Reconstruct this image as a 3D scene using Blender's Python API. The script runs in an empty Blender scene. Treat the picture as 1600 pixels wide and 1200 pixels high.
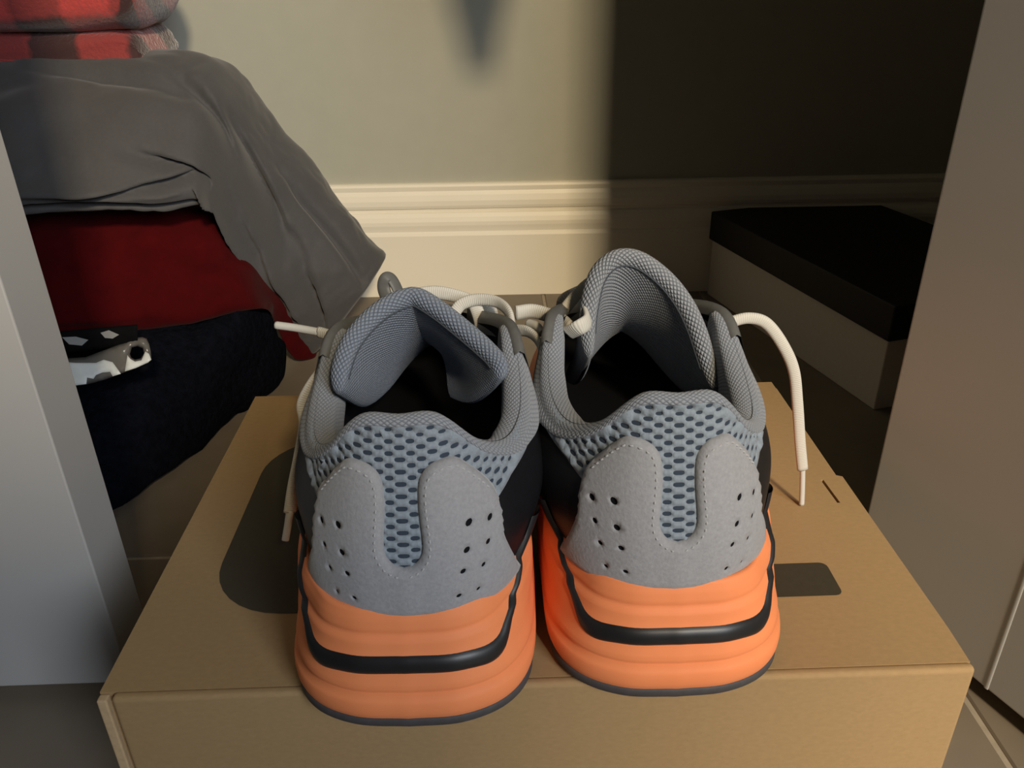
import bpy, bmesh, math, random
import numpy as np
from mathutils import Matrix, Vector, noise
from mathutils.geometry import delaunay_2d_cdt

SC = bpy.context.scene
COL = SC.collection
random.seed(7)

# ---------------------------------------------------------------- camera
FPX = 1273.976; PITCH = .478423; ROLL = -.0179474; YAW = .0218458
CAM = np.array([-.0143079, -.2338951, .3849887])
def _cam_axes():
    cy, sy = math.cos(YAW), math.sin(YAW)
    f = np.array([sy*math.cos(PITCH), cy*math.cos(PITCH), -math.sin(PITCH)])
    rt = np.array([cy, -sy, 0]); up = np.cross(rt, f)
    c, s = math.cos(ROLL), math.sin(ROLL)
    return c*rt+s*up, -s*rt+c*up, f
CR, CU, CF = _cam_axes()
cam_d = bpy.data.cameras.new('camera'); cam = bpy.data.objects.new('camera', cam_d); COL.objects.link(cam)
cam_d.sensor_width = 36; cam_d.lens = FPX/1600*36; cam_d.clip_start = .01
cam.matrix_world = Matrix([[CR[i], CU[i], -CF[i], CAM[i]] for i in range(3)]+[[0,0,0,1]])
SC.camera = cam
# ---------------------------------------------------------------- world, lights, exposure
SC.view_settings.view_transform = 'Standard'; SC.view_settings.look = 'None'
SC.view_settings.gamma = 1; SC.view_settings.use_curve_mapping = False
SC.view_settings.exposure = 0.0
wd = bpy.data.worlds.new('room_ambience'); SC.world = wd; wd.use_nodes = True
wd.node_tree.nodes['Background'].inputs[0].default_value = (.85, .93, 1.0, 1)
wd.node_tree.nodes['Background'].inputs[1].default_value = .018
def area_light(name, loc, target, size, sizey, power, col):
    d = bpy.data.lights.new(name, 'AREA'); d.shape = 'RECTANGLE'; d.size = size; d.size_y = sizey
    d.energy = power; d.color = col
    o = bpy.data.objects.new(name, d); COL.objects.link(o); o.location = loc
    o.rotation_euler = (Vector(target)-Vector(loc)).to_track_quat('-Z', 'Y').to_euler(); return o
# the room's warm ceiling lamp and, further to the right, its cool window
area_light('warm_room_lamp', (.66, -2.0, 1.75), (0, .3, .1), .22, .22, 66, (1, .80, .52))
area_light('cool_room_window', (1.05, -1.75, 1.25), (0, .3, .1), .75, .9, 34, (.87, .93, 1))

# ---------- shoe surface functions (shoe-local metres; heel at y=0, toe +y; `m` = +1 when the inner side is +x) ----------
def crom(ctrl, n=40):
    """Catmull-Rom through control rows, returns dense samples and their control parameter."""
    c = np.array(ctrl, float); k = len(c)
    pad = np.vstack([2*c[0]-c[1], c, 2*c[-1]-c[-2]])
    out = []; par = []
    for i in range(k-1):
        p0, p1, p2, p3 = pad[i:i+4]
        for j in range(n):
            t = j/n
            out.append(.5*((2*p1)+(-p0+p2)*t+(2*p0-5*p1+4*p2-p3)*t*t+(-p0+3*p1-3*p2+p3)*t**3)); par.append(i+t)
    out.append(c[-1]); par.append(k-1)
    return np.array(out), np.array(par)
HEEL_B = [(0,.011),(.016,.0135),(.029,.0225),(.0365,.036),(.0408,.054),(.0425,.078)]
MED_B = [(.038,.110),(.0375,.150),(.040,.19),(.039,.225),(.030,.262),(.014,.286),(0,.293)]
LAT_B = [(.041,.110),(.045,.150),(.051,.19),(.051,.225),(.042,.262),(.02,.286),(0,.293)]
TOP = [(0,.028,.1195),(.0135,.030,.1185),(.026,.037,.1040),(.0350,.049,.0968),(.0400,.066,.0975),(.0405,.088,.1050),
       (.0365,.109,.1165),(.024,.150,.104),(.018,.19,.088),(.013,.213,.080),(.006,.224,.076),(.002,.226,.075),(0,.226,.075)]
Z0 = [.040]*6+[.038,.034,.030,.028,.027,.027,.027]
WF = [0,0,0,0,.05,.15,.4,.75,1,1,1,1,1]
HEEL_M = [(0,0),(.020,.0016),(.0360,.0095),(.0452,.0245),(.0485,.048),(.0490,.08)]
MED_M = [(.0465,.11),(.0455,.15),(.048,.19),(.047,.23),(.037,.272),(.018,.298),(0,.305)]
LAT_M = [(.050,.11),(.054,.15),(.060,.19),(.060,.23),(.05,.272),(.024,.298),(0,.305)]
class Shoe:
    def __init__(self, m):
        self.m = m
        self.tab = {}
        for sg in (1,-1):
            med = (sg == m)
            B = HEEL_B+(MED_B if med else LAT_B); M = HEEL_M+(MED_M if med else LAT_M)
            rows = [(b[0],b[1],z,t[0],t[1],t[2],w,q[0],q[1]) for b,z,t,w,q in zip(B,Z0,TOP,WF,M)]
            d, par = crom(rows)
            L = np.concatenate([[0],np.cumsum(np.hypot(*np.diff(d[:,:2],axis=0).T))])
            self.tab[sg] = (L, d)
        self.smax = {sg:self.tab[sg][0][-1] for sg in (1,-1)}
    def row(self, s):
        s = np.atleast_1d(np.asarray(s,float)); out = np.zeros((len(s),9))
        for sg in (1,-1):
            k = (s>=0) if sg==1 else (s<0)
            if not k.any(): continue
            L,d = self.tab[sg]
            a = np.abs(s[k])
            o = np.stack([np.interp(a,L,d[:,i]) for i in range(9)],1)
            o[:,0]*=sg; o[:,3]*=sg; o[:,7]*=sg
            o[:,7]-=self.m*.0018            # foam flares a little more on the outer side
            # collar leans a little to the inner side
            y=o[:,4]; o[:,3]+= self.m*.0015*np.clip((y-.03)/.04,0,1)*np.clip((.2-y)/.08,0,1)
            out[k]=o
        return out
    def S(self, s, v):
        """upper surface; v 0..1 from the sole line to the top line"""
        s,v = np.broadcast_arrays(np.atleast_1d(np.asarray(s,float)),np.atleast_1d(np.asarray(v,float)))
        r = self.row(s.ravel()); v=v.ravel()[:,None]
        B = r[:,[0,1,2]]; T = r[:,3:6]; w=r[:,6:7]
        out = self.outn(s.ravel()); H=(T[:,2:3]-B[:,2:3])
        up = np.array([[0,0,1.]])
        B1 = B+up*H*(.42-.02*w)+out*(.0035*(1-w)+.003*w)
        side = T-B; side[:,2]=0
        B2h = T-up*H*.36+out*.006
        B2f = T-side*.55-up*H*.02
        B2 = B2h*(1-w)+B2f*w
        a=np.abs(s.ravel())[:,None]
        bul=.0060*np.exp(-((a-.074)/.023)**2)*np.sin(np.pi*v)**1.2     # padded black side panel
        return B*(1-v)**3+3*B1*v*(1-v)**2+3*B2*v*v*(1-v)+T*v**3+out*bul
    def outn(self, s):
        e=1e-3; a=self.row(s+e)[:,:2]; b=self.row(s-e)[:,:2]; t=a-b
        t/= np.linalg.norm(t,axis=1)[:,None]+1e-12
        n=np.stack([t[:,1],-t[:,0],0*t[:,0]],1)
        # crossing the toe tip reverses nothing: s grows anticlockwise seen from above
        return n
    def v_of_z(self, s, z):
        s=np.asarray(s,float).ravel(); z=np.asarray(z,float).ravel()
        vs=np.linspace(0,1,41); out=np.zeros(len(s))
        G=self.S(np.repeat(s,41),np.tile(vs,len(s)))[:,2].reshape(-1,41)
        G=np.maximum.accumulate(G,axis=1)
        for i in range(len(s)): out[i]=np.interp(z[i],G[i],vs)
        return out
    def SZ(self, s, z, off=0.):
        """point on the upper at perimeter s and height z, pushed out by `off`"""
        s=np.asarray(s,float).ravel(); v=self.v_of_z(s,z)
        return self.SV(s,v,off)
    def SV(self, s, v, off=0.):
        s=np.asarray(s,float).ravel(); v=np.asarray(v,float).ravel()
        p=self.S(s,v); return p+self.N(s,v)*np.broadcast_to(off,s.shape)[:,None]
    def N(self, s, v):
        e=6e-4; a=self.S(s+e,v)-self.S(s-e,v)
        v1=np.clip(v+.01,0,1); v0=np.clip(v-.01,0,1); b=self.S(s,v1)-self.S(s,v0)
        n=np.cross(a,b); n/=np.linalg.norm(n,axis=1)[:,None]+1e-12
        return n
    # ---- midsole ----
    def zt(self, s):
        r=self.row(s); y=r[:,8]
        z=np.interp(y,[0,.02,.04,.07,.10,.13,.17,.21,.26,.31],[.0505,.0505,.0510,.0555,.0575,.052,.042,.037,.034,.034])
        z=z+.0022*np.sin(y*150)*np.clip((y-.04)/.03,0,1)*np.clip((.2-y)/.05,0,1)
        return z
    def zb(self, s):
        y=self.row(s)[:,8]
        return .0058+.016*np.clip((y-.215)/.09,0,1)**2+0*y
    def MS(self, s, q, off=0.):
        """midsole wall; q 0..1 from the outsole to the lip"""
        s,q=np.broadcast_arrays(np.atleast_1d(np.asarray(s,float)),np.atleast_1d(np.asarray(q,float)))
        s=s.ravel(); q=q.ravel(); r=self.row(s); y=r[:,8]
        zt=self.zt(s); zb=self.zb(s); z=zb+(zt-zb)*q
        h=np.clip((.06-y)/.045,0,1); h=h*h*(3-2*h)          # 1 at the heel, 0 along the sides
        heel=np.interp(q,[0,.06,.16,.23,.265,.30,.36,.45,.52,.60,.66,.74,.79,.84,.92,1],
                         [-.0008,-.0020,-.0024,-.0018,.0006,-.0006,-.0004,.0008,.0014,.0022,.0030,.0036,.0054,.0050,.0056,.0070])
        side=np.interp(q,[0,.08,.2,.4,.5,.6,.8,.93,1],[.0035,.001,0,.0006,.0016,.0012,.0016,.0030,.0058])
        ins=heel*h+side*(1-h)
        ins=ins+.0030*np.clip(q,0,1)**1.3*np.exp(-((y-.016)/.014)**2)
        ins=ins-.0016*np.sin(y*150+.6)*np.clip((q-.35)/.4,0,1)*np.clip((y-.035)/.03,0,1)*np.clip((.23-y)/.05,0,1)
        e=1e-3; t=self.row(s+e)[:,7:9]-self.row(s-e)[:,7:9]; t/=np.linalg.norm(t,axis=1)[:,None]+1e-12
        n=np.stack([t[:,1],-t[:,0]],1)
        p=r[:,7:9]-n*(ins-off)[:,None]
        return np.column_stack([p,z])
# ---------------------------------------------------------------- helpers
def ray(px, py):
    return CF+CR*((px-800)/FPX)-CU*((py-600)/FPX)
def at(px, py, y):
    d = ray(px, py); return CAM+d*((y-CAM[1])/d[1])
def at_z(px, py, z):
    d = ray(px, py); return CAM+d*((z-CAM[2])/d[2])
def tag(o, label=None, cat=None, group=None, kind=None):
    for k, v in (('label', label), ('category', cat), ('group', group), ('kind', kind)):
        if v: o[k] = v
    return o
def empty(name, loc=(0,0,0), rz=0):
    o = bpy.data.objects.new(name, None); COL.objects.link(o); o.location = loc; o.rotation_euler = (0,0,rz)
    o.empty_display_size = .02; return o
def obj(name, verts, faces, mat, parent=None, smooth=True, uvs=None):
    me = bpy.data.meshes.new(name)
    me.from_pydata([tuple(map(float, v)) for v in verts], [], [tuple(map(int, f)) for f in faces])
    if uvs is not None:
        lay = me.uv_layers.new(name='UVMap')
        idx = np.zeros(len(me.loops), dtype=np.int32); me.loops.foreach_get('vertex_index', idx)
        lay.data.foreach_set('uv', np.asarray(uvs, dtype=np.float32)[idx].ravel())
    if smooth: me.polygons.foreach_set('use_smooth', [True]*len(me.polygons))
    me.materials.append(mat); me.update()
    o = bpy.data.objects.new(name, me); COL.objects.link(o)
    if parent: o.parent = parent
    return o
def fix_normals(o):
    bm = bmesh.new(); bm.from_mesh(o.data); bmesh.ops.recalc_face_normals(bm, faces=bm.faces); bm.to_mesh(o.data); bm.free(); return o
def grid(name, P, mat, parent=None, closed_u=False, closed_v=False, uv=None, cap=False, recalc=True):
    P = np.asarray(P, float); nu, nv = P.shape[:2]; F = []
    for i in range(nu if closed_u else nu-1):
        for j in range(nv if closed_v else nv-1):
            a, b = i, (i+1) % nu; c, d = j, (j+1) % nv
            F.append((a*nv+c, b*nv+c, b*nv+d, a*nv+d))
    if cap:
        F.append(tuple(range(nv))); F.append(tuple(range((nu-1)*nv, nu*nv)))
    o = obj(name, P.reshape(-1,3), F, mat, parent, True, None if uv is None else np.asarray(uv).reshape(-1,2))
    return fix_normals(o) if recalc else o
def box(name, lo, hi, mat, parent=None, bevel=.0, rz=0, about=None, segs=2):
    bm = bmesh.new(); bmesh.ops.create_cube(bm, size=1)
    for v in bm.verts:
        v.co = Vector([lo[i]+(hi[i]-lo[i])*(v.co[i]+.5) for i in range(3)])
    if bevel: bmesh.ops.bevel(bm, geom=list(bm.edges), offset=bevel, segments=segs, profile=.5, affect='EDGES')
    if rz: bmesh.ops.rotate(bm, verts=bm.verts, cent=about or (0,0,0), matrix=Matrix.Rotation(rz,3,'Z'))
    me = bpy.data.meshes.new(name); bm.to_mesh(me); bm.free(); me.materials.append(mat)
    o = bpy.data.objects.new(name, me); COL.objects.link(o)
    if parent: o.parent = parent
    return o
def spline(pts, n=12):
    return crom(pts, n)[0]
def sweep(name, pts, w, h, mat, parent=None, up=(0,0,1), n=12, seg=10, taper=None, ridge=0):
    """a flat-oval strip (width w, thickness h) along a smooth path"""
    P = spline(pts, n); T = np.gradient(P, axis=0); T /= np.linalg.norm(T,axis=1)[:,None]
    U = np.array(up, float); rows = []; uv = []
    L = np.concatenate([[0],np.cumsum(np.linalg.norm(np.diff(P,axis=0),axis=1))])
    prev = None
    for i,(p,t) in enumerate(zip(P,T)):
        if prev is None: a = np.cross(U,t)
        else: a = prev-t*np.dot(prev,t)
        a /= np.linalg.norm(a)+1e-12; prev = a; b = np.cross(t,a)
        k = 1 if taper is None else taper[0]+(taper[1]-taper[0])*i/(len(P)-1)
        r = []
        for j in range(seg):
            f = 2*math.pi*j/seg; c, s = math.cos(f), math.sin(f)
            r.append(p+a*(w/2*k*np.sign(c)*abs(c)**.8)+b*(h/2*k*np.sign(s)*abs(s)**.8)); uv.append((L[i], j/seg*.014))
        rows.append(r)
    return grid(name, rows, mat, parent, closed_v=True, cap=True, uv=uv)
def pip(poly, pts):
    x, y = pts[:,0], pts[:,1]; ins = np.zeros(len(pts), bool); n = len(poly)
    for i in range(n):
        x1,y1 = poly[i]; x2,y2 = poly[(i+1)%n]
        c = ((y1>y) != (y2>y)) & (x < (x2-x1)*(y-y1)/((y2-y1) if y2!=y1 else 1e-12)+x1)
        ins ^= c
    return ins
def dseg(pts, loops):
    best = np.full(len(pts), 1e9)
    for lp in loops:
        lp = np.asarray(lp, float)
        for a, b in zip(lp, np.roll(lp,-1,axis=0)):
            d = b-a; L = (d*d).sum()+1e-18
            t = np.clip(((pts-a)@d)/L,0,1); q = a+t[:,None]*d
            best = np.minimum(best, np.hypot(*(pts-q).T))
    return best
def resample(poly, step):
    out = []; n = len(poly)
    for i in range(n):
        a, b = np.array(poly[i],float), np.array(poly[(i+1)%n],float); k = max(1,int(np.hypot(*(b-a))/step))
        out += [tuple(a+(b-a)*j/k) for j in range(k)]
    return out
def tri2d(outer, holes, step):
    """triangulates a plane region (units: mm) with an inner grid; returns points, triangles, boundary edges"""
    loops = [resample(outer, step)]+[list(h) for h in holes]
    V = []; E = []
    for lp in loops:
        k = len(V); n = len(lp); V += [Vector((float(p[0]),float(p[1]))) for p in lp]; E += [(k+i, k+(i+1)%n) for i in range(n)]
    o = np.array(loops[0]); lo, hi = o.min(0), o.max(0)
    g = np.array([(x+(step/2 if r%2 else 0), y) for r,y in enumerate(np.arange(lo[1]+step/2,hi[1],step*.87)) for x in np.arange(lo[0],hi[0],step)])
    if len(g):
        g = g[pip(loops[0], g)]
        if len(g): g = g[dseg(g, loops[:1]) > step*.45]
        for h in loops[1:]:
            if not len(g): break
            h = np.array(h); c = h.mean(0); rad = np.hypot(*(h-c).T).max()+step*.3
            g = g[np.hypot(*(g-c).T) > rad]
        V += [Vector((float(p[0]),float(p[1]))) for p in g]
    vs, es, fs, *_ = delaunay_2d_cdt(V, E, [], 0, 1e-5)
    P = np.array([(v.x, v.y) for v in vs]); F = [tuple(f) for f in fs]
    cen = np.array([P[list(f)].mean(0) for f in F])
    ok = pip(loops[0], cen)
    for h in loops[1:]: ok &= ~pip(h, cen)
    F = [f for f,k in zip(F,ok) if k]
    cnt = {}
    for f in F:
        for i in range(3):
            a, b = f[i], f[(i+1)%3]; cnt.setdefault((min(a,b),max(a,b)),[]).append((a,b))
    B = [e[0] for e in cnt.values() if len(e)==1]
    return P, F, B, loops
def patch(name, outer, holes, step, fn, h, mat, parent=None, edge_r=1.2, low=-.0005, hole_edge=True, flat=False):
    """a panel laid on a surface: fn(points_mm, offsets) -> 3-D; rounded edge of radius edge_r (mm), height h (m)"""
    P, F, B, loops = tri2d(outer, holes, step)
    d = dseg(P, loops if hole_edge else loops[:1])
    k = np.clip(d/edge_r,0,1); off = low+(h-low)*(.35+.65*np.sqrt(np.clip(1-(1-k)**2,0,1)))
    if flat: off = np.full(len(P), h)
    top = fn(P, off); n = len(P)
    used = sorted({a for e in B for a in e}); m = {a:n+i for i,a in enumerate(used)}
    bot = fn(P[used], np.full(len(used), low))
    faces = list(F)+[(b,a,m[a],m[b]) for a,b in B]
    return obj(name, np.vstack([top,bot]), faces, mat, parent, True, np.vstack([P,P[used]])/1000)

# ---------------------------------------------------------------- materials
def nodes(name):
    m = bpy.data.materials.new(name); m.use_nodes = True; nt = m.node_tree
    return m, nt, nt.nodes['Principled BSDF']
def mth(nt, op, a, b=None, c=None):
    n = nt.nodes.new('ShaderNodeMath'); n.operation = op
    for i, v in enumerate((a,b,c)):
        if v is None: continue
        if isinstance(v,(int,float)): n.inputs[i].default_value = v
        else: nt.links.new(v, n.inputs[i])
    return n.outputs[0]
def mixc(nt, fac, a, b):
    n = nt.nodes.new('ShaderNodeMix'); n.data_type = 'RGBA'
    if isinstance(fac,(int,float)): n.inputs[0].default_value = fac
    else: nt.links.new(fac, n.inputs[0])
    for i, v in ((6,a),(7,b)):
        if isinstance(v, tuple): n.inputs[i].default_value = (*v,1)
        else: nt.links.new(v, n.inputs[i])
    return n.outputs[2]
def noise_tex(nt, scale, detail=3, rough=.6, coord='Object', stretch=None):
    tc = nt.nodes.new('ShaderNodeTexCoord'); src = tc.outputs[coord]
    if stretch:
        mp = nt.nodes.new('ShaderNodeMapping'); mp.inputs['Scale'].default_value = stretch
        nt.links.new(src, mp.inputs[0]); src = mp.outputs[0]
    n = nt.nodes.new('ShaderNodeTexNoise'); n.inputs['Scale'].default_value = scale
    n.inputs['Detail'].default_value = detail; n.inputs['Roughness'].default_value = rough
    nt.links.new(src, n.inputs['Vector']); return n.outputs['Fac']
def bump(nt, bs, height, strength=.3, dist=.001):
    b = nt.nodes.new('ShaderNodeBump'); b.inputs['Strength'].default_value = strength; b.inputs['Distance'].default_value = dist
    nt.links.new(height, b.inputs['Height']); nt.links.new(b.outputs[0], bs.inputs['Normal']); return b
def ramp(nt, fac, lo, hi):
    n = nt.nodes.new('ShaderNodeMapRange'); n.inputs[1].default_value = lo; n.inputs[2].default_value = hi
    nt.links.new(fac, n.inputs[0]); return n.outputs[0]
def surf(name, col, rough=.6, var=.12, scale=60, bmp=.2, bdist=.0006, spec=.4, sheen=0, col2=None, stretch=None, metal=0, coat=0):
    m, nt, bs = nodes(name)
    f = noise_tex(nt, scale, 4, .6, stretch=stretch)
    c2 = col2 or tuple(x*(1-var) for x in col)
    nt.links.new(mixc(nt, ramp(nt,f,.3,.7), col, c2), bs.inputs['Base Color'])
    bs.inputs['Roughness'].default_value = rough; bs.inputs['Specular IOR Level'].default_value = spec
    bs.inputs['Metallic'].default_value = metal; bs.inputs['Coat Weight'].default_value = coat
    if sheen:
        bs.inputs['Sheen Weight'].default_value = sheen; bs.inputs['Sheen Roughness'].default_value = .5
    if bmp: bump(nt, bs, f, bmp, bdist)
    return m
def knit(name, col, pit, pitch=.0021, strength=.8, aspect=1.3):
    """knitted spacer fabric: rounded lozenges between small pits, laid out in metric UV"""
    m, nt, bs = nodes(name)
    tc = nt.nodes.new('ShaderNodeTexCoord'); sp = nt.nodes.new('ShaderNodeSeparateXYZ'); nt.links.new(tc.outputs['UV'], sp.inputs[0])
    k = math.pi/pitch
    u = mth(nt,'MULTIPLY',sp.outputs[0],k); v = mth(nt,'MULTIPLY',sp.outputs[1],k*aspect)
    a = mth(nt,'ABSOLUTE',mth(nt,'SINE',mth(nt,'ADD',u,v))); b = mth(nt,'ABSOLUTE',mth(nt,'SINE',mth(nt,'SUBTRACT',u,v)))
    h = mth(nt,'POWER',mth(nt,'MULTIPLY',a,b),.45)
    fine = noise_tex(nt, 900, 2)
    hh = mth(nt,'ADD',h,mth(nt,'MULTIPLY',fine,.35))
    nt.links.new(mixc(nt, h, pit, col), bs.inputs['Base Color'])
    bs.inputs['Roughness'].default_value = .85; bs.inputs['Specular IOR Level'].default_value = .2
    bs.inputs['Sheen Weight'].default_value = .25
    bump(nt, bs, hh, strength, .0009); return m
def woven(name, col, pitch, strength=.6, var=.2):
    m, nt, bs = nodes(name)
    tc = nt.nodes.new('ShaderNodeTexCoord'); sp = nt.nodes.new('ShaderNodeSeparateXYZ'); nt.links.new(tc.outputs['UV'], sp.inputs[0])
    w = mth(nt,'ABSOLUTE',mth(nt,'SINE',mth(nt,'ADD',mth(nt,'MULTIPLY',sp.outputs[0],math.pi/pitch),mth(nt,'MULTIPLY',sp.outputs[1],260))))
    nt.links.new(mixc(nt, w, tuple(c*(1-var) for c in col), col), bs.inputs['Base Color'])
    bs.inputs['Roughness'].default_value = .8; bs.inputs['Specular IOR Level'].default_value = .25
    bump(nt, bs, w, strength, .0005); return m
M = {}
M['wall'] = surf('sage_wall_paint', (.43,.43,.365), .75, .04, 40, .12, .0006, .3)
M['trim'] = surf('cream_gloss_trim', (.84,.79,.67), .42, .03, 12, .05, .0004, .5)
M['door'] = surf('white_door_paint', (.475,.476,.478), .5, .03, 14, .06, .0004, .45)
M['grout'] = surf('pale_tile_grout', (.42,.36,.28), .9, .2, 90, .3)
M['tile'] = surf('taupe_floor_tile', (.23,.19,.145), .5, .25, 9, .08, .0008, .4, col2=(.17,.14,.11))
M['card'] = surf('brown_cardboard', (.385,.255,.125), .8, .10, 500, .18, .0002, .25, stretch=(.6,1,1), col2=(.345,.228,.110))
M['card_edge'] = surf('raw_cardboard_edge', (.56,.40,.23), .85, .15, 400, .2)
M['print'] = surf('dark_brown_print', (.055,.047,.030), .7, .12, 300, .1, .0002, .3)
M['slot'] = surf('dark_slot', (.02,.015,.01), .9, .1)
M['sole'] = surf('amber_foam', (.96,.305,.118), .62, .07, 35, .10, .0004, .3, col2=(.92,.285,.108))
M['outsole'] = surf('charcoal_rubber', (.075,.068,.07), .65, .2, 200, .2, .0003, .35)
M['stripe'] = surf('black_rubber_stripe', (.018,.017,.018), .38, .2, 120, .05, .0003, .45)
M['suede'] = surf('grey_suede', (.36,.36,.375), .95, .16, 700, .55, .0005, .1, sheen=.35, col2=(.30,.30,.315))
M['mesh'] = surf('blue_grey_spacer_mesh', (.275,.32,.37), .8, .14, 1400, .45, .0004, .2, sheen=.15)
M['mesh_back'] = surf('slate_mesh_backing', (.035,.05,.075), .9, .2, 600, .3)
M['collar'] = knit('grey_collar_knit', (.30,.32,.355), (.14,.155,.185), .0023, .55)
M['tongue'] = knit('tongue_knit_cool_lit', (.235,.28,.355), (.07,.09,.135), .0026, .9)  # left shoe's tongue; the cool light's blue is put into the knit colour
M['tongue_warm_lit'] = knit('tongue_knit_warm_lit', (.33,.35,.385), (.10,.115,.14), .0027, .95)  # same knit for the right shoe, lighter and greyer for its warmer light
M['black'] = surf('black_side_leather', (.010,.010,.012), .42, .2, 250, .15, .0003, .35)
M['lining'] = surf('black_lining', (.008,.008,.010), .95, .1, 400, .2, spec=.1)
M['leather'] = surf('grey_eyestay_leather', (.125,.125,.120), .5, .15, 350, .2, .0003, .4)
M['lace'] = woven('off_white_lace', (.62,.60,.54), .0010, .35, .12)
M['aglet'] = surf('clear_white_aglet', (.62,.61,.57), .25, .05, 60, .0, spec=.6)
M['thread'] = surf('pale_thread', (.42,.42,.43), .8, .1, 200, 0)
M['seam'] = surf('slate_seam', (.06,.07,.085), .9, .1, 200, 0)
M['comforter'] = surf('grey_comforter_cotton', (.072,.071,.074), .78, .10, 350, .15, .0004, .3, sheen=.2)
M['red'] = surf('deep_red_jersey', (.060,.0018,.0028), .95, .25, 60, .25, .001, .08, sheen=.04)
M['navy'] = surf('navy_fleece', (.0060,.0072,.0125), 1, .5, 160, 1.0, .003, .03)
M['blackcloth'] = surf('black_cloth', (.006,.006,.007), 1, .2, 200, .2, spec=.05)
M['whiteprint'] = surf('pale_grey_print', (.30,.31,.31), .7, .1, 100, .05)
M['casegrey'] = surf('smoky_plastic_case', (.13,.125,.12), .22, .1, 40, .03, spec=.6)
M['casewhite'] = surf('white_marbled_print', (.74,.78,.78), .4, .15, 60, .03)
M['lid'] = surf('black_shoebox_lid', (.010,.009,.009), .6, .2, 200, .05, .0003, .35)
M['whitecard'] = surf('white_shoebox_card', (.60,.56,.50), .75, .05, 200, .05)
def plaid():
    m, nt, bs = nodes('red_black_plaid_fleece')
    tc = nt.nodes.new('ShaderNodeTexCoord'); sp = nt.nodes.new('ShaderNodeSeparateXYZ'); nt.links.new(tc.outputs['UV'], sp.inputs[0])
    fz = noise_tex(nt, 120, 3)
    def band(o, off):
        w = mth(nt,'ADD',mth(nt,'ADD',mth(nt,'DIVIDE',o,.085),off),mth(nt,'MULTIPLY',fz,.10))
        return ramp(nt, mth(nt,'PINGPONG',w,.5), .22, .28)
    k = mth(nt,'MULTIPLY',mth(nt,'ADD',band(sp.outputs[0],.1),band(sp.outputs[1],.35)),.5)
    c = mixc(nt, k, (.46,.045,.040), (.040,.008,.009))
    nt.links.new(c, bs.inputs['Base Color']); bs.inputs['Roughness'].default_value = .8
    bs.inputs['Sheen Weight'].default_value = .5; bump(nt, bs, noise_tex(nt, 260, 3), .7, .002); return m
M['plaid'] = plaid()
# ---------------------------------------------------------------- the setting
WALL_Y = .776; WROT = -.0219
def struct(o): o['kind'] = 'structure'; return o
# floor: grout bed with plank tiles laid on it, joints along y
fl = struct(box('floor', (-1.4,-1.3,-.03), (1.4,1.0,-.0015), M['grout']))
TL = 1.2; TW = .204; x0 = .254-TW*8
tile_me = {}
for i in range(14):
    xa = x0+i*TW+.0018; xb = x0+(i+1)*TW-.0018
    ya = -1.3+(.35 if i%2 else .80)-1.2
    while ya < 1.0:
        lo, hi = max(ya,-1.3), min(ya+TL-.0036,1.0)
        if hi-lo > .02 and xb > -1.4 and xa < 1.4:
            box('tile', (max(xa,-1.4),lo,-.012), (min(xb,1.4),hi,0), M['tile'], fl, .0012, segs=1)
        ya += TL
wall = struct(box('wall_back', (-1.2,0,0), (1.2,.1,2.3), M['wall'])); wall.location = (0,WALL_Y,0); wall.rotation_euler = (0,0,WROT)
struct(box('wall_left', (-1.0,.16,0), (-.9,.86,2.3), M['wall']))
struct(box('wall_right', (.95,.16,0), (1.05,.86,2.3), M['wall']))
struct(box('ceiling', (-1.1,.10,2.3), (1.15,.95,2.36), M['wall']))
struct(box('wall_front_left', (-1.3,.10,0), (-.72,.20,2.3), M['wall']))
struct(box('wall_front_right', (.53,.10,0), (1.3,.20,2.3), M['wall']))
struct(box('wall_header', (-.72,.10,2.05), (.53,.20,2.3), M['wall']))
# baseboard with its stepped, beaded profile
prof = [(0,0),(.0150,0),(.0150,.0800),(.0138,.0835),(.0128,.0850),(.0132,.0885),(.0140,.0930),(.0138,.0975),(.0122,.1030),(.0100,.1075),
        (.0072,.1095),(.0072,.1120),(.0098,.1135),(.0108,.1170),(.0106,.1230),(.0088,.1300),(.0070,.1345),(.0074,.1370),(.0078,.1400),(.0066,.1425),(.0040,.1437),(0,.1437)]
def baseboard(name, length):
    rows = [[(x,-d,z) for d,z in prof] for x in np.linspace(-length/2,length/2,9)]
    o = grid(name, rows, M['trim'], closed_v=True, cap=True); o.data.polygons.foreach_set('use_smooth',[False]*len(o.data.polygons)); return struct(o)
bb = baseboard('baseboard_back', 1.9); bb.location = (0,WALL_Y,0); bb.rotation_euler = (0,0,WROT)
# left door leaf, seen from the front with its edge
d1 = struct(box('door_1', (-.735,.118,.012), (-.2345,.1525,2.03), M['door'], None, .0008))
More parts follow.
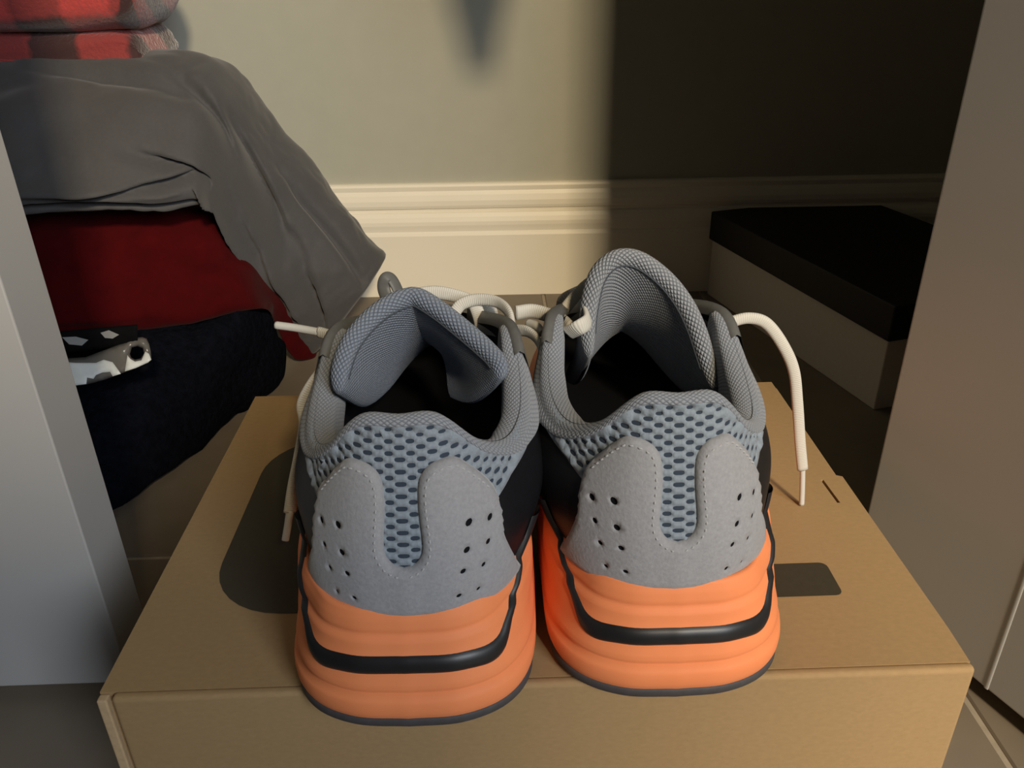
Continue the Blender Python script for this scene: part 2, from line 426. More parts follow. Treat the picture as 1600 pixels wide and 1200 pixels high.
# right folding door: two leaves meeting at an apex in front of the opening
fa, ap, fb = np.array([.2215,.186]), np.array([.3725,-.185]), np.array([.525,.150])
d2 = struct(empty('door_2', (fa[0],fa[1],.012)))
def leaf(a, b, t, name):
    v = b-a; L = np.hypot(*v); n = np.array([v[1],-v[0]])/L     # thickness on the side away from the camera
    if n[0] < 0: n = -n
    pts = [a, b, b+n*t, a+n*t]; bm = bmesh.new()
    lo = [bm.verts.new((p[0]-fa[0],p[1]-fa[1],0)) for p in pts]; hi = [bm.verts.new((p[0]-fa[0],p[1]-fa[1],2.02)) for p in pts]
    for i in range(4): bm.faces.new((lo[i],lo[(i+1)%4],hi[(i+1)%4],hi[i]))
    bm.faces.new(lo); bm.faces.new(hi); bmesh.ops.recalc_face_normals(bm, faces=bm.faces)
    bmesh.ops.bevel(bm, geom=list(bm.edges), offset=.0015, segments=2, profile=.5, affect='EDGES')
    me = bpy.data.meshes.new(name); bm.to_mesh(me); bm.free(); me.materials.append(M['door'])
    o = bpy.data.objects.new(name, me); COL.objects.link(o); o.parent = d2; return o
leaf(fa, ap, .034, 'door_leaf'); leaf(ap+np.array([.026,.010]), fb+np.array([.03,0]), .034, 'door_leaf')
v = (ap-fa)/np.hypot(*(ap-fa)); nn = np.array([v[1],-v[0]]); nn = nn if nn[0]<0 else -nn
bp = fa+v*np.dot(np.array([.2601,.0911])-fa, v)
rows = [[(bp[0]-fa[0]+v[0]*.0014*math.cos(f)+nn[0]*.0006*math.sin(f), bp[1]-fa[1]+v[1]*.0014*math.cos(f)+nn[1]*.0006*math.sin(f), z) for f in np.linspace(0,math.pi,9)] for z in (.0005,2.02)]
grid('bead', rows, M['door'], d2)
# ---------------------------------------------------------------- cardboard shoebox under the sneakers
BH = .13
cb = tag(empty('cardboard_box', (0,0,0)), 'brown cardboard shoebox with dark print, under the pair of sneakers', 'box')
box('box_body', (-.1735,.0008,0), (.1735,.2485,BH-.0035), M['card'], cb, .0012)
def flat_xy(z): return lambda P, off: np.column_stack([P/1000, z+off])
lid = [(-175,2),(174.5,2),(175.2,20),(175.0,136),(171.8,137.5),(171.5,250),(-175,250)]
slit = [(161.8,133.5),(162.8,112.0),(164.4,112.0),(163.4,133.5)]
top = patch('lid_panel', lid, [slit], 12, flat_xy(BH-.003), .003, M['card'], cb, .9, -.0005, flat=True)
top.data.polygons.foreach_set('use_smooth', [False]*len(top.data.polygons))
box('front_panel', (-.1695,-.0022,.001), (.1752,.0026,BH+.0002), M['card'], cb, .0021, segs=5)
box('side_flap', (-.1752,-.0018,.001), (-.1712,.0020,BH-.001), M['card_edge'], cb, .0006)
box('side_panel', (.1735,.001,.001), (.1752,.249,BH-.004), M['card'], cb, .0006)
box('slot', (.1615,.1115,BH-.0034), (.1646,.134,BH-.0030), M['slot'], cb)
def rrect(x0,y0,x1,y1,r,n=8):
    out = []
    for (cx,cy),a in (((x1-r,y0+r),-90),((x1-r,y1-r),0),((x0+r,y1-r),90),((x0+r,y0+r),180)):
        out += [(cx+r*math.cos(math.radians(a+90*k/n)), cy+r*math.sin(math.radians(a+90*k/n))) for k in range(n+1)]
    return out
def print_patch(poly, name):
    P,F,B,_ = tri2d(poly, [], 8); return obj(name, np.column_stack([P/1000, np.full(len(P),BH+.00018)]), F, M['print'], cb, False)
print_patch(rrect(-148.5,43,-70,192,36), 'printed_shape')
print_patch(rrect(62,42.8,139,65.2,3.5,4), 'printed_shape')

# ---------------------------------------------------------------- sneakers
SUEDE = [(0,67),(4.2,68.6),(6.6,72.5),(6.8,78),(6.2,87),(6.6,95),(8.5,99.5),(12,102.2),(16,103.2),(20,102.6),(24,99),(29,93.3),(32.5,88.5),
         (34.3,84.5),(35.5,78),(36,70),(37.5,65),(42,56.5),(47.5,50),(49,46.5),(30,46.5),(12,46.8)]
def smooth2d(p, n=4): return [tuple(q) for q in crom([(a,b) for a,b in p], n)[0]]
PERF = [(21.5,80,1.35),(20.3,71,1.2),(18.8,63.8,1.05),(17.2,54.7,.95),(29.3,78,1.25),(28,70.3,1.05),(26,63,.95),(24,54.5,.85)]
ST_HI = [(0,.635),(18,.625),(27,.612),(33,.630),(38,.69),(44,.77),(50,.86),(57,.99)]
ST_LO = [(0,.458),(18,.445),(28,.425),(34,.47),(39,.585),(45,.70),(51,.81),(58,.955)]
def ellipse(cx, cy, a, b, n=10, p=.8):
    return [(cx+a*np.sign(math.cos(t))*abs(math.cos(t))**p, cy+b*np.sign(math.sin(t))*abs(math.sin(t))**p) for t in np.linspace(0,2*math.pi,n+1)[:-1]]
def build_sneaker(m, loc, yaw, label, tongue_px, tongue_mat, laces):
    sh = Shoe(m); root = empty('sneaker', (loc[0],loc[1],BH), yaw)
    tag(root, label, 'sneaker', 'pair of sneakers on the cardboard box')
    c, s_ = math.cos(yaw), math.sin(yaw)
    def loc_of(p):
        d = np.asarray(p,float)-np.array([loc[0],loc[1],BH]); return np.array([d[0]*c+d[1]*s_, -d[0]*s_+d[1]*c, d[2]])
    sP, sN = sh.smax[1], -sh.smax[-1]
    ring = np.concatenate([np.linspace(sN,-.12,60)[:-1], np.linspace(-.12,.12,121), np.linspace(.12,sP,60)[1:]])[:-1]
    nR = len(ring)
    def full(fn, qs, name, mat, extra=None, uvz=None):
        rows = np.stack([fn(ring, np.full(nR,q)) for q in qs], 1)
        if extra is not None: rows = np.concatenate([rows, extra], 1)
        return grid(name, rows, mat, root, closed_u=True)
    # outsole
    base = sh.row(ring)[:,7:9]; e = 1e-3
    t = sh.row(ring+e)[:,7:9]-sh.row(ring-e)[:,7:9]; t /= np.linalg.norm(t,axis=1)[:,None]+1e-12
    nrm = np.stack([t[:,1],-t[:,0]],1); zb = sh.zb(ring)
    
    foot = sh.MS(ring, np.zeros(nR))[:,:2]; o_rows = []
    for ins, dz in ((.030,-.0058),(.004,-.0058),(.0008,-.0050),(-.0008,-.0030),(-.0008,-.0006),(-.0003,.0004),(.006,.0008)):
        o_rows.append(np.column_stack([foot-nrm*ins, zb+dz]))
    o_rows = np.stack(o_rows,1)
    os_ = grid('outsole', o_rows, M['outsole'], root, closed_u=True)
    bm = bmesh.new(); bm.from_mesh(os_.data); bmesh.ops.holes_fill(bm, edges=[e_ for e_ in bm.edges if e_.is_boundary], sides=0); bmesh.ops.recalc_face_normals(bm, faces=bm.faces); bm.to_mesh(os_.data); bm.free()
    # midsole: carved foam wall, then the lip that runs in under the upper
    qs = np.concatenate([np.linspace(0,.3,9), np.linspace(.33,.5,12), np.linspace(.53,1,26)])
    lip = sh.MS(ring, np.full(nR,1.0)); lipn = lip.copy(); lipn[:,:2] -= nrm*.0015; lipn[:,2] += .0006
    inn = lip.copy(); inn[:,:2] = sh.row(ring)[:,:2]+sh.outn(ring)[:,:2]*.0004; inn[:,2] -= .003
    ms = full(lambda a,b: sh.MS(a,b), qs, 'midsole', M['sole'], np.stack([lipn,inn],1))
    # black rubber stripe round the heel
    half_hi, half_lo = smooth2d(ST_HI,6), smooth2d(ST_LO,6)
    rows = []
    L_hi = np.array(half_hi); L_lo = np.array(half_lo)
    sc = np.linspace(-1,1,121)
    for k in sc:
        a = abs(k)*(len(L_hi)-1); i = min(int(a),len(L_hi)-2); fr = a-i
        hi = L_hi[i]*(1-fr)+L_hi[i+1]*fr; lo = L_lo[i]*(1-fr)+L_lo[i+1]*fr; r = []
        for j,w in enumerate(np.linspace(0,1,9)):
            sp = (lo*(1-w)+hi*w); off = -.0006+.0021*math.sin(math.pi*w)**.55
            r.append(sh.MS(math.copysign(sp[0],k)/1000, sp[1], off)[0])
        rows.append(r)
    for sg in (-1,1):                                                  # both ends climb onto the black side panel
        ext = []
        for z_ in (.0540,.0575,.0610):
            k_ = (z_-.054)/.007; ext.append([sh.SZ([sg*(.0545+.0075*(1-w)+.004*k_)],[z_],.0004+.0016*math.sin(math.pi*w)**.55)[0] for w in np.linspace(0,1,9)])
        rows = rows+ext if sg > 0 else ext[::-1]+rows
    grid('heel_stripe', rows, M['stripe'], ms)
    # upper shell (black side leather and toe), its lining and insole
    vs = np.linspace(0,1,24)
    up_rows = np.stack([sh.SV(ring, np.full(nR,v), 0.) for v in vs],1)
    grid('upper', up_rows, M['black'], root, closed_u=True)
    li_rows = np.stack([sh.SV(ring, np.full(nR,v), -.0035) for v in vs[:-1]],1)
    grid('lining', li_rows, M['lining'], root, closed_u=True)
    kk = [0,.35,.7,.97]
    ins_c = np.array([0,.15,.048])
    b0 = sh.row(ring)[:,:3].copy(); b0[:,2] = np.interp(b0[:,1],[0,.1,.2,.3],[.050,.050,.040,.036])
    sp_ = np.column_stack([np.zeros(nR), np.clip(b0[:,1],.03,.27), b0[:,2]])
    grid('insole', np.stack([sp_+(b0-sp_)*k for k in kk],1), M['lining'], root, closed_u=True)
    # spacer mesh of the heel
    def onS(P, off): return sh.SZ(P[:,0]/1000, P[:,1]/1000, off)
    zt = lambda a: float(sh.row(a/1000)[0,5]*1000)
    top_e = [(a, zt(a)-.8) for a in np.linspace(66,-66,45)]
    mesh_poly = top_e+[(-70,89.5),(-58,87),(-44,84.5),(-33,80),(-26,70),(-14,62),(14,62),(26,70),(33,80),(44,84.5),(58,87),(70,89.5)]
    holes = []; sp = np.array(SUEDE)*[1,1]
    suede_half = smooth2d(SUEDE[:-3],3)+SUEDE[-3:]; sued = suede_half+[(-a,b) for a,b in suede_half[::-1]][:-1]
    for r in range(0,31):
        for q in range(-10,11):
            hx = q*8.3+(4.15 if r%2 else 0); hz = 63+r*2.05
            if abs(hx) > 62: continue
            if hz > zt(hx)-4.5 or not pip(mesh_poly, np.array([[hx,hz]]))[0]: continue
            if dseg(np.array([[hx,hz]]), [mesh_poly])[0] < 3: continue
            if pip(sued, np.array([[hx,hz]]))[0] and dseg(np.array([[hx,hz]]),[sued])[0] > 3: continue
            k = .8 if hz > zt(hx)-8 else 1
            holes.append(ellipse(hx, hz, 1.85*k, .86*k))
    mp = patch('heel_mesh', mesh_poly, holes, 2.2, onS, .0020, M['mesh'], root, .6, .0002)
    patch('mesh_backing', mesh_poly, [], 3.5, onS, .0005, M['mesh_back'], mp, 1, -.0003)
    # suede heel counter with its U notch, perforations and stitching
    perf = [ellipse(sx*a, z, r, r, 10, 1) for a,z,r in PERF for sx in (1,-1)]
    hc = patch('heel_counter', sued, perf, 1.9, onS, .0036, M['suede'], root, 1.5, .0004, hole_edge=False)
    for a,z,r in PERF:
        for sx in (1,-1):
            dsk = np.array([(sx*a,z)]+ellipse(sx*a,z,r*1.12,r*1.12,10,1)); obj('perforation', onS(dsk, np.array([.0025]+[.0030]*10)), [(0,1+i,1+(i+1)%10) for i in range(10)], M['lining'], hc)
    path = np.array(suede_half[0:38]); tn = np.gradient(path,axis=0); tn /= np.linalg.norm(tn,axis=1)[:,None]
    inner = path+np.stack([tn[:,1],-tn[:,0]],1)*2.6
    if not pip(sued, inner[6:7])[0]: inner = path-np.stack([tn[:,1],-tn[:,0]],1)*2.6
    V = []; Fc = []
    for sx in (1,-1):
        q = inner*[sx,1]; Ls = np.concatenate([[0],np.cumsum(np.hypot(*np.diff(q,axis=0).T))]); d = .4
        while d+1.5 < Ls[-1]:
            ends = np.array([[np.interp(x,Ls,q[:,0]),np.interp(x,Ls,q[:,1])] for x in (d,d+.75,d+1.5)])
            t2 = ends[2]-ends[0]; t2 = t2/np.hypot(*t2); w2 = np.array([-t2[1],t2[0]])*.30; k = len(V)
            pts = np.vstack([ends+w2,ends-w2]); pr = onS(pts, np.array([.0034,.0040,.0034]*2)); mid = onS(ends, np.array([.0036,.0045,.0036]))
            V += list(pr)+list(mid)
            Fc += [(k,k+1,k+7,k+6),(k+1,k+2,k+8,k+7),(k+6,k+7,k+4,k+3),(k+7,k+8,k+5,k+4)]; d += 2.6
    obj('stitching', V, Fc, M['thread'], hc)
    # padded collar: outer face, round-over and inner face along the top line
    ysel = .112
    sc_ = np.array([a for a in np.linspace(-.16,.16,161) if sh.row(a)[0,4] <= ysel])
    rr = sh.row(sc_); T = rr[:,3:6]; Nn = sh.N(sc_, np.full(len(sc_),.97)); Nh = Nn.copy(); Nh[:,2] = 0; Nh /= np.linalg.norm(Nh,axis=1)[:,None]
    yy = T[:,1]
    th = np.interp(yy,[.028,.04,.055,.08,.10,.112],[.0020,.0050,.0095,.0090,.0060,.0040])
    dr = np.interp(yy,[.028,.033,.045,.060,.085,.112],[.0024,.0024,.0028,.0042,.0100,.0165])
    prof_n = []; rows = []; uv = []
    arc = np.concatenate([[0],np.cumsum(np.linalg.norm(np.diff(T,axis=0),axis=1))])
    for i in range(len(sc_)):
        r = []; d_ = []
        zt_ = T[i,2]-(th[i]+.0022)*.31; out = Nh[i]
        for k in range(7):                                            # outer face, rising to the top line
            z = zt_-dr[i]*(1-k/6); p = sh.SZ([sc_[i]],[z])[0]; lift = .0022 if k else .0016
            puff = .0010*math.sin(math.pi*k/6)*np.interp(yy[i],[.03,.06],[.2,1])
            r.append(p+out*(lift+puff)); d_.append(-dr[i]*(1-k/6))
        a0 = r[-1]; w = th[i]+.0022
        for k in range(1,10):                                         # round-over
            f = math.pi*k/9; rad = w/2
            r.append(a0-out*rad*(1-math.cos(f))+np.array([0,0,rad*.62*math.sin(f)])); d_.append(rad*f)
        a1 = r[-1]
        for k in range(1,8):                                          # inner face going down into the shoe
            g = k/7; r.append(a1+np.array([0,0,-.030*g])+out*(.004*g*g-.0015*math.sin(math.pi*g))); d_.append(w*1.57+.030*g)
        rows.append(r); uv.append([(arc[i],x) for x in d_])
    ends = []
    col = grid('collar', rows, M['collar'], root, uv=uv, cap=True)
    # grey leather eyestays along the throat
    for sg in (1,-1):
        sm = sh.smax[sg]; sl = np.linspace(.05,sm,500); rw = sh.row(sg*sl); a0 = sl[np.argmax(rw[:,4]>.094)]; a1 = sl[np.argmax(rw[:,4]>.205)]
        A = np.linspace(a0,a1,30); rows = []
        for a in A:
            f = (a-a0)/(a1-a0); vlow = .52+.12*f; r = []
            for k,v in enumerate(np.linspace(vlow,1,10)):
                r.append(sh.SV([sg*a],[v],.0032 if 0<k else .0004)[0])
            q = r[-1]; n_ = sh.N(np.array([sg*a]),np.array([.97]))[0]
            r += [q+np.array([0,0,.0016])-n_*.0020, q-n_*.0052, q-n_*.0050+np.array([0,0,-.008])]
            rows.append(r)
        grid('eyestay', rows, M['leather'], root)
    # tongue: thick padded sheet running from the vamp up out of the opening
    tp = np.array([loc_of(at(*p)) for p in tongue_px]); tp = spline(tp, 6); nT = len(tp)
    al = np.linspace(-1,1,nT)
    ri = np.clip(al,0,1) if m > 0 else al*0                          # the left shoe's inner flap is pushed inwards
    deep = np.column_stack([al*.028*(1-.6*ri), .158-.012*np.abs(al)**2-.030*ri, .090-.026*np.abs(al)**1.5+.014*ri])
    ctr = np.array([tp[:,0].mean(), .135, .05])
    TH = .0040
    def tsheet(b):
        p = tp*(1-b)+deep*b; p[:,2] += -.010*math.sin(math.pi*b)*.6; return p
    bs_ = np.linspace(0,1,12); Pm = np.stack([tsheet(b) for b in bs_],1)
    da = np.gradient(Pm,axis=0); db = np.gradient(Pm,axis=1); nn_ = np.cross(da,db); nn_ /= np.linalg.norm(nn_,axis=2)[:,:,None]+1e-12
    if nn_[nT//2,3,2] < 0: nn_ = -nn_
    for _ in range(2): nn_[1:-1] = (nn_[:-2]+nn_[1:-1]+nn_[2:])/3
    tdir = db[:,0]/np.linalg.norm(db[:,0],axis=1)[:,None]
    edge = np.sqrt(np.clip(1-np.abs(al)**10,0.04,1))
    rows = []; uv = []
    La = np.concatenate([[0],np.cumsum(np.linalg.norm(np.diff(tp,axis=0),axis=1))]); Lb = np.concatenate([[0],np.cumsum(np.linalg.norm(np.diff(Pm[nT//2],axis=0),axis=1))])
    for i in range(nT):
        r = []; u = []; h = TH*edge[i]
        for k in range(11,-1,-1): r.append(Pm[i,k]+nn_[i,k]*h); u.append((La[i],-Lb[k]-.012))
        for f in np.linspace(90,-90,9)[1:-1]:
            f = math.radians(f); r.append(Pm[i,0]+nn_[i,0]*h*math.sin(f)-tdir[i]*h*math.cos(f)); u.append((La[i],-.012+.012*(math.pi/2-f)/math.pi))
        for k in range(12):
            sink = .0012*math.exp(-((Lb[k]-.010)/.0022)**2)                # stitched groove behind the rim
            r.append(Pm[i,k]-nn_[i,k]*(h*(1.0+.12*math.sin(min(1,Lb[k]/.05)*math.pi))-sink)); u.append((La[i],Lb[k]))
        rows.append(r); uv.append(u)
    tg = grid('tongue', rows, M[tongue_mat], root, uv=uv, cap=True)
    kz = int(np.argmin(np.abs(Lb-.008)))
    seam = [Pm[i,0]*.86+Pm[i,1]*.14-nn_[i,0]*(TH*edge[i]*.97+.0002) for i in range(4,nT-4,3)]
    sweep('seam', seam, .0008, .0008, M['seam'], tg, n=3, seg=6)
    # laces over the tongue
    for q,yv in enumerate((.160,.178,.196)):
        pts = []
        sl = np.linspace(.05,.30,600)
        e2 = {}
        for sg in (1,-1):
            rw = sh.row(sg*sl); a = sl[np.argmax(rw[:,4]>yv)]; e2[sg] = sh.SV([sg*a],[.86],.0045)[0], sh.SV([sg*a],[.99],.0055)[0]
        mid = (e2[1][1]+e2[-1][1])/2+np.array([0,.004,.006])
        sweep('lace', [e2[-1][0],e2[-1][1],mid,e2[1][1],e2[1][0]], .0068, .0022, M['lace'], root, up=(0,1,0), n=6)
    for kind, pts, w, h in laces:
        P = [loc_of(p) for p in pts]
        mt = {'lace':'lace','aglet':'aglet','pull_loop':'leather'}[kind]
        sweep(kind, P, w, h, M[mt], tg if kind=='pull_loop' else root, up=(0,1,0), n=10)
    return root
T_L = [(529,616,.054),(532,578,.060),(546,538,.068),(573,503,.076),(604,478,.082),(634,465,.086),(655,465,.086),(690,487,.081),(725,515,.075),(757,543,.068),(779,568,.061),(782,594,.056)]
T_R = [(921,560,.090),(918,500,.098),(929,440,.104),(950,411,.107),(976,402,.108),(1006,410,.107),(1042,438,.104),(1070,474,.099),(1090,516,.093),(1106,566,.086),(1120,612,.076)]
A3 = lambda l: [at(*p) for p in l]
laces_L = [
 ('lace', A3([(498,519,.112),(522,525,.108),(545,528,.104),(565,535,.108)]), .0055, .0034),
 ('aglet', A3([(431,508,.118),(460,512,.116),(499,519,.112)]), .0036, .0036),
 ('lace', A3([(535,560,.088),(512,572,.082),(490,598,.078),(474,630,.076),(477,660,.074),(470,705,.070),(459,760,.066),(453,800,.063)]), .0060, .0026),
 ('aglet', A3([(453,798,.063),(450,820,.061),(446,844,.059)]), .0034, .0030),
 ('lace', A3([(708,492,.130),(722,475,.132),(748,468,.132),(776,472,.128),(794,487,.120),(800,510,.114)]), .0060, .0026),
 ('lace', A3([(742,476,.134),(750,500,.130),(756,535,.124)]), .0065, .0022),
 ('lace', A3([(803,516,.106),(824,518,.100),(840,532,.094),(849,560,.086),(853,605,.074),(856,660,.060)]), .0060, .0026),
 ('aglet', A3([(826,506,.108),(838,510,.104),(847,521,.100)]), .0044, .0038),
 ('pull_loop', A3([(612,482,.118),(600,452,.122),(603,436,.123),(612,436,.124),(622,455,.122),(628,478,.118)]), .0062, .0018)]
laces_R = [
 ('lace', A3([(806,489,.116),(830,486,.118),(852,491,.116),(876,500,.112),(890,512,.106)]), .0072, .0038),
 ('lace', A3([(872,497,.114),(893,470,.120),(915,447,.124),(938,432,.126),(965,425,.124)]), .0058, .0030),
 ('lace', A3([(888,520,.092),(905,512,.088),(918,502,.092),(916,486,.100)]), .0075, .0026),
 ('lace', A3([(1118,512,.108),(1142,503,.110),(1170,497,.111),(1197,505,.111),(1222,537,.110),(1240,578,.110),(1246,630,.110),(1250,690,.110),(1254,733,.110)]), .0056, .0034),
 ('aglet', [at(1254,731,.110),at(1253.5,760,.110),at(1252.5,788,.1103)], .0027, .0027)]
build_sneaker(1, (-.0485,-.0205), math.radians(-1.2), 'left-hand grey and amber sneaker, heel out, tongue folded into a peak', T_L, 'tongue', laces_L)
build_sneaker(-1, (.0500,-.0110), 0, 'right-hand grey and amber sneaker, tall arched tongue, lace dangling on the box', T_R, 'tongue_warm_lit', laces_R)

# ---------------------------------------------------------------- black-lidded shoebox in the corner
sb = tag(empty('shoebox', (.3435,.4319,0), math.radians(15)), 'white shoebox with a black lid on the floor behind the right door', 'box')
box('box_body', (.001,.001,0), (.205,.324,.088), M['whitecard'], sb, .0012)
box('lid', (-.0025,-.0025,.0727), (.2085,.3275,.1077), M['lid'], sb, .0015)

# ---------------------------------------------------------------- the heap of bedding on the left
def cloth(name, stations, mat, depth_f, depth_b, label, cat, wr=.006, ws=9, power=.75, nphi=48, sub=8, folds=(), seed=0, floor_clip=None):
    """a soft stuffed volume: stations = (top, bottom) world points; bulges depth_f toward the room, depth_b toward the wall"""
    rows = np.array([np.concatenate([t,b]) for t,b in stations]); D = spline(rows, sub); n = len(D); out = []; uv = []
    dep = lambda d,i: d if not hasattr(d,'__len__') else float(np.interp(i/(n-1), np.linspace(0,1,len(d)), d))
    C = (D[:,:3]+D[:,3:])/2
    L = np.concatenate([[0],np.cumsum(np.linalg.norm(np.diff(C,axis=0),axis=1))])
    for i in range(n):
        top, bot = D[i,:3], D[i,3:]; c = (top+bot)/2; h = (top-bot)/2; r = []; u = []
        endk = min(1, math.sqrt(max(.0004,1-(1-min(i,n-1-i)/4)**2))) if min(i,n-1-i) < 4 else 1
        for j in range(nphi):
            f = 2*math.pi*j/nphi; cs, sn = math.cos(f), math.sin(f)
            cs_ = math.copysign(abs(cs)**power,cs); sn_ = math.copysign(abs(sn)**power,sn)
            dd = dep(depth_f,i) if sn > 0 else dep(depth_b,i)
            p = c+h*cs_*(.35+.65*endk)+np.array([0,-1,0])*dd*sn_*endk
            q = Vector((p[0]*ws+seed, p[1]*ws, p[2]*ws*1.6))
            w = wr*(noise.noise(q)+.5*noise.noise(q*2.3)+.25*abs(noise.noise(q*5)))
            for (i0,j0,i1,j1,wid,amp) in folds:                       # creases given in (station, phi) fractions
                a = np.array([i0,j0]); b = np.array([i1,j1]); x = np.array([i/(n-1), j/nphi]); d = b-a
                t = np.clip(np.dot(x-a,d)/np.dot(d,d),0,1); dist = np.hypot(*((x-a-t*d)*[1.6,1]))
                w += amp*math.exp(-(dist/wid)**2)*math.sin(math.pi*min(1,max(0,.08+.84*t)))
            nv = h/np.linalg.norm(h)*cs_+np.array([0,-1,0])*sn_; nv /= np.linalg.norm(nv)+1e-9
            p = p+nv*w*endk
            if floor_clip is not None: p[2] = max(p[2], floor_clip)
            r.append(p); u.append((L[i], np.linalg.norm(h)*2*j/nphi*2))
        out.append(r); uv.append(u)
    o = grid(name, out, mat, closed_v=True, cap=True, uv=uv)
    return tag(o, label, cat)
S = lambda l, yt, yb: [(at(a,b,(yt if not hasattr(yt,'__len__') else yt[i])), at(c_,d,(yb if not hasattr(yb,'__len__') else yb[i]))) for i,(a,b,c_,d) in enumerate(l)]
cloth('grey_comforter', S([(-190,90,-190,330),(-90,78,-90,330),(20,74,15,326),(120,70,105,322),(215,74,195,318),(295,84,270,318),(352,102,325,312),(398,148,346,322),(441,202,366,356),(492,264,396,412),(545,327,430,462),(590,385,466,520),(603,408,492,560)],
      [.60,.60,.60,.60,.60,.60,.60,.61,.62,.63,.64,.645,.65],[.47,.47,.47,.47,.47,.48,.49,.51,.53,.55,.57,.585,.60]),
      M['comforter'], [.07,.07,.07,.06,.045,.035,.03], [.06,.06,.06,.05,.05,.04,.03], 'grey comforter slumped over the heap, its corner hanging to the floor', 'comforter', .010, 9,
      folds=[(.14,.40,.52,.43,.014,-.022),(.30,.37,.56,.31,.013,-.022),(.36,.26,.56,.33,.012,-.016),(.18,.33,.46,.36,.016,.012),(.20,.10,.56,.20,.020,-.010),(.42,.12,.62,.24,.016,-.016),
             (.56,.16,.80,.27,.016,-.024),(.60,.24,.93,.36,.020,.010),(.78,.24,.97,.31,.014,-.016),(.70,.14,.97,.18,.016,-.012),(.60,.38,.82,.40,.020,.012),(.50,.34,.58,.40,.014,.014),(.06,.22,.40,.20,.030,.008)], sub=15, nphi=132, seed=3)
cloth('red_blanket', S([(-190,318,-190,520),(-90,318,-90,524),(20,318,20,524),(110,316,110,520),(205,312,205,512),(290,312,292,497),(345,322,362,482),(388,372,404,474),(420,420,424,478),(446,452,432,500),(470,490,442,528),(490,535,452,548),(497,560,462,562)],
      [.52,.52,.52,.52,.52,.53,.54,.55,.56,.57,.58,.59,.59],[.45,.45,.45,.45,.46,.47,.49,.51,.53,.55,.565,.57,.575]),
      M['red'], [.035,.035,.035,.03,.02,.012,.010], [.05,.05,.05,.04,.03,.015,.010], 'dark red blanket squeezed beneath the grey comforter', 'blanket', .005, 10,
      folds=[(.3,.22,.55,.30,.03,-.010),(.45,.30,.62,.18,.02,-.010),(.1,.32,.4,.34,.02,.006)], sub=10, nphi=64, seed=11)
def fl_(px,py): return at_z(px,py,.003)
nav = [((-120,530,.45),(-120,840)),((0,534,.45),(0,830)),((100,536,.45),(115,812)),((190,526,.45),(188,790)),((258,508,.47),(250,748)),((320,496,.49),(306,705)),((378,484,.50),(362,650)),((424,500,.53),(412,612)),((446,545,.55),(446,588))]
cloth('navy_fleece_throw', [(at(*a), fl_(*b)) for a,b in nav], M['navy'], [.05,.05,.05,.045,.03,.015], [.07,.07,.06,.05,.04,.02], 'dark navy fleece throw heaped on the floor under the red blanket', 'throw', .016, 11, sub=10, nphi=64, seed=21, floor_clip=.0015)
# plaid fleece folded in two layers on top of the comforter
pl_rows = []
def plaid_layer(z0, z1, xr, y0, y1, sd):
    out = []; uv = []
    xs = np.concatenate([np.linspace(-.80, xr-.03, 36)[:-1], xr-.03*np.cos(np.linspace(0,math.pi/2,14))])
    for i,x in enumerate(xs):
        d = xr-x; k = 1 if d > .025 else math.sqrt(max(.002,1-(1-d/.025)**2)); r = []; u = []
        for j in range(72):
            f = 2*math.pi*j/72; cs = math.copysign(abs(math.cos(f))**.55,math.cos(f)); sn = math.copysign(abs(math.sin(f))**.7,math.sin(f))
            w = .006*noise.noise(Vector((x*12+sd,cs*2,sn*2)))
            u.append((x, 0)); r.append((x, (y0+y1)/2-(y1-y0)/2*cs*(.9+.1*k)+w, (z0+z1)/2+((z1-z0)/2*sn)*k+w*.8+.010*math.sin(x*7+sd)))
        ac = np.concatenate([[0],np.cumsum(np.linalg.norm(np.diff(np.array(r),axis=0),axis=1))]); u = [(x, t_) for t_ in ac]
        out.append(r); uv.append(u)
    return out, uv
a1, u1 = plaid_layer(.296,.352,-.322,.55,.66,1.0); a2, u2 = plaid_layer(.326,.420,-.306,.53,.67,4.0)
pb = tag(empty('plaid_blanket', (-.4,.6,.30)), 'red and black plaid fleece blanket folded on top of the grey comforter', 'blanket')
for a,u in ((a1,u1),(a2,u2)):
    grid('blanket_fold', np.array(a)-np.array([-.4,.6,.30]), M['plaid'], pb, closed_v=True, cap=True, uv=u)
# black strap with pale dashes tucked between red blanket and navy throw
st = tag(empty('striped_strap', tuple(at(140,532,.36))), 'black strap with pale grey dashes, tucked beneath the red blanket', 'strap')
so = at(140,532,.36)
def strap_pt(px,py,dy=0): return at(px,py,.36+dy)-so
rows = []
for px in np.linspace(40,215,24):
    cy = 534-(px-100)*.09; r = []
    for f in np.linspace(0,2*math.pi,17)[:-1]:
        r.append(strap_pt(px, cy+17*math.copysign(abs(math.sin(f))**.6,math.sin(f)), .006*math.cos(f)))
    rows.append(r)
grid('strap_band', rows, M['blackcloth'], st, closed_v=True, cap=True)
for quad in ([(97,527),(118,526),(138,531),(128,540),(108,538)],[(157,520),(170,516),(186,523),(176,529),(164,528)]):
    f_ = [strap_pt(a,b,-.0072) for a,b in quad]; b_ = [strap_pt(a,b,-.0035) for a,b in quad]; k = len(quad)
    obj('dash', f_+b_, [tuple(range(k))]+[(i,(i+1)%k,k+(i+1)%k,k+i) for i in range(k)], M['whiteprint'], st, False)
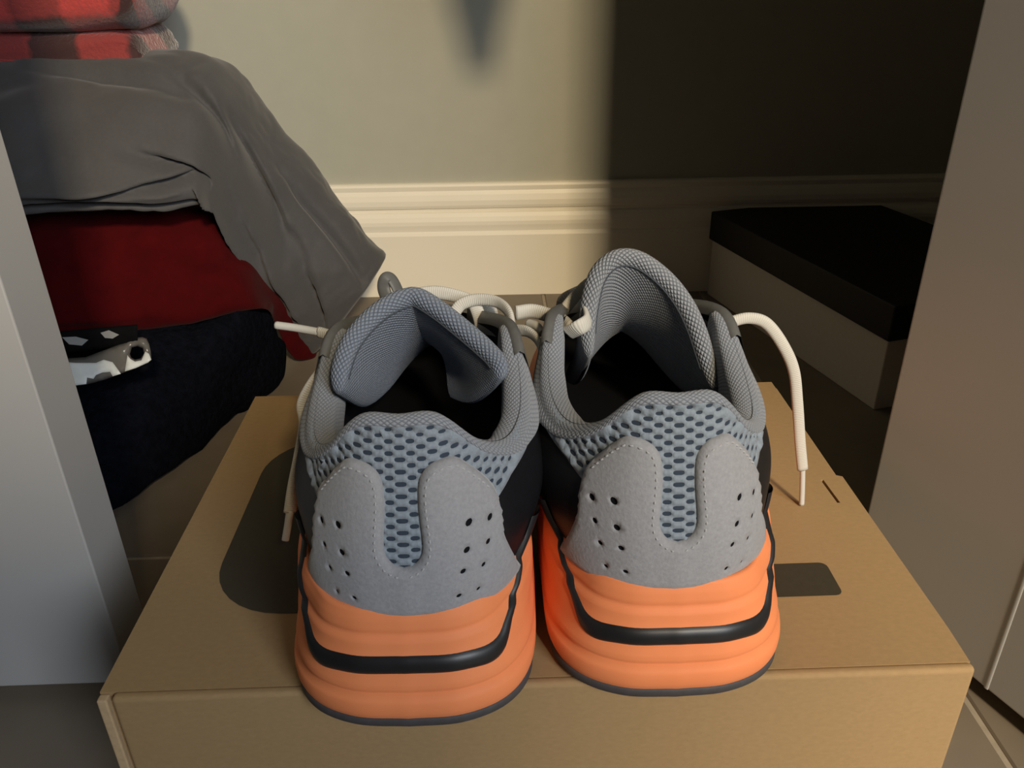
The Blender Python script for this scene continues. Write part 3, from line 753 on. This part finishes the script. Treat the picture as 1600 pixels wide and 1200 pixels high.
# smoky plastic case with white marbled print lying on the navy throw
pc = tag(empty('phone_case', tuple(at(170,600,.335))), 'smoky plastic phone case with white marbled print, poking out behind the left door', 'phone case')
co = at(170,600,.335)
def case_fn(P, off):
    return np.array([at(p[0],p[1],.335+(600-p[1])*.00035-o)-co for p,o in zip(P,off)])
outer = [(60,566),(104,560),(134,558),(160,548),(190,537),(212,528),(222,526.5),(229,529),(233,537),(236,550),(237,562),(232,567),(212,576),(189,584),(165,593),(147,598),(130,602),(116,603),(60,606)]
hexa = [(203,553),(206,543),(215,541),(223,544),(225,552),(220,560),(211,562),(205,559)]
patch('case_shell', outer, [hexa], 7, case_fn, .007, M['casegrey'], pc, 3, -.002)
for w in ([(60,570),(104,566),(118,567),(150,567),(162,562),(176,566),(189,584),(176,588),(172,581),(160,582),(150,586),(146,592),(136,590),(135,600),(116,602.5),(60,605)],
          [(199,555),(204,561),(211,565),(221,563),(227,549),(233,553),(236.5,562),(231,566.5),(212,575),(195,580.5)]):
    patch('marbled_print', w, [], 6, lambda P,off: case_fn(P, off+.0068), .0006, M['casewhite'], pc, 1, 0)
# a dark scarf hung on the closet rod above the frame; it shades the upper wall
rod = tag(empty('closet_rod', (0,.345,1.55)), 'metal closet rod spanning the closet above the heap', 'rod')
grid('rod_tube', [[(x,.016*math.cos(f),.016*math.sin(f)) for f in np.linspace(0,2*math.pi,17)[:-1]] for x in (-.9,.95)], M['outsole'], rod, closed_v=True, cap=True)
rows = []
for z in np.linspace(.500,1.532,40):
    g = (z-.500); w = .012+.020*min(1,g/.10)+.012*min(1,g/.5); r = []
    for f in np.linspace(0,2*math.pi,21)[:-1]:
        r.append((.090+.006*math.sin(z*9)+w*math.cos(f)*(1+.1*math.sin(5*f+z*20)), .345+.020*min(1,g/.05+.2)*math.sin(f), z))
    rows.append(r)
tag(grid('hanging_scarf', rows, M['navy'], None, closed_v=True, cap=True), 'dark scarf hanging from the closet rod above the view', 'scarf')

# unseen chest-shaped blocker added behind the camera to shade the near left corner
cd = tag(empty('added_light_blocker', (-.235,-1.16,0)), 'added light blocker shaped like a dark chest, unseen behind the camera', 'light blocker')
box('blocker_body', (-.58,-.21,.04), (.58,.21,.955), M['outsole'], cd, .004)
box('blocker_top', (-.60,-.22,.956), (.60,.22,.985), M['outsole'], cd, .004)
for r in range(4):
    for c_ in (-1,1):
        x0_ = -.56 if c_ < 0 else .005
        dw = box('blocker_drawer', (x0_,.2105,.06+r*.222), (x0_+.555,.2285,.27+r*.222), M['outsole'], cd, .003)
        bm = bmesh.new(); bmesh.ops.create_uvsphere(bm, u_segments=12, v_segments=8, radius=.013)
        bmesh.ops.translate(bm, verts=bm.verts, vec=(x0_+.277,.238,.165+r*.222)); me = bpy.data.meshes.new('blocker_knob'); bm.to_mesh(me); bm.free(); me.materials.append(M['aglet'])
        kn = bpy.data.objects.new('blocker_knob', me); COL.objects.link(kn); kn.parent = dw
for sx in (-.54,.54):
    for sy in (-.17,.17): box('blocker_leg', (sx-.02,sy-.02,0), (sx+.02,sy+.02,.042), M['outsole'], cd, .003)
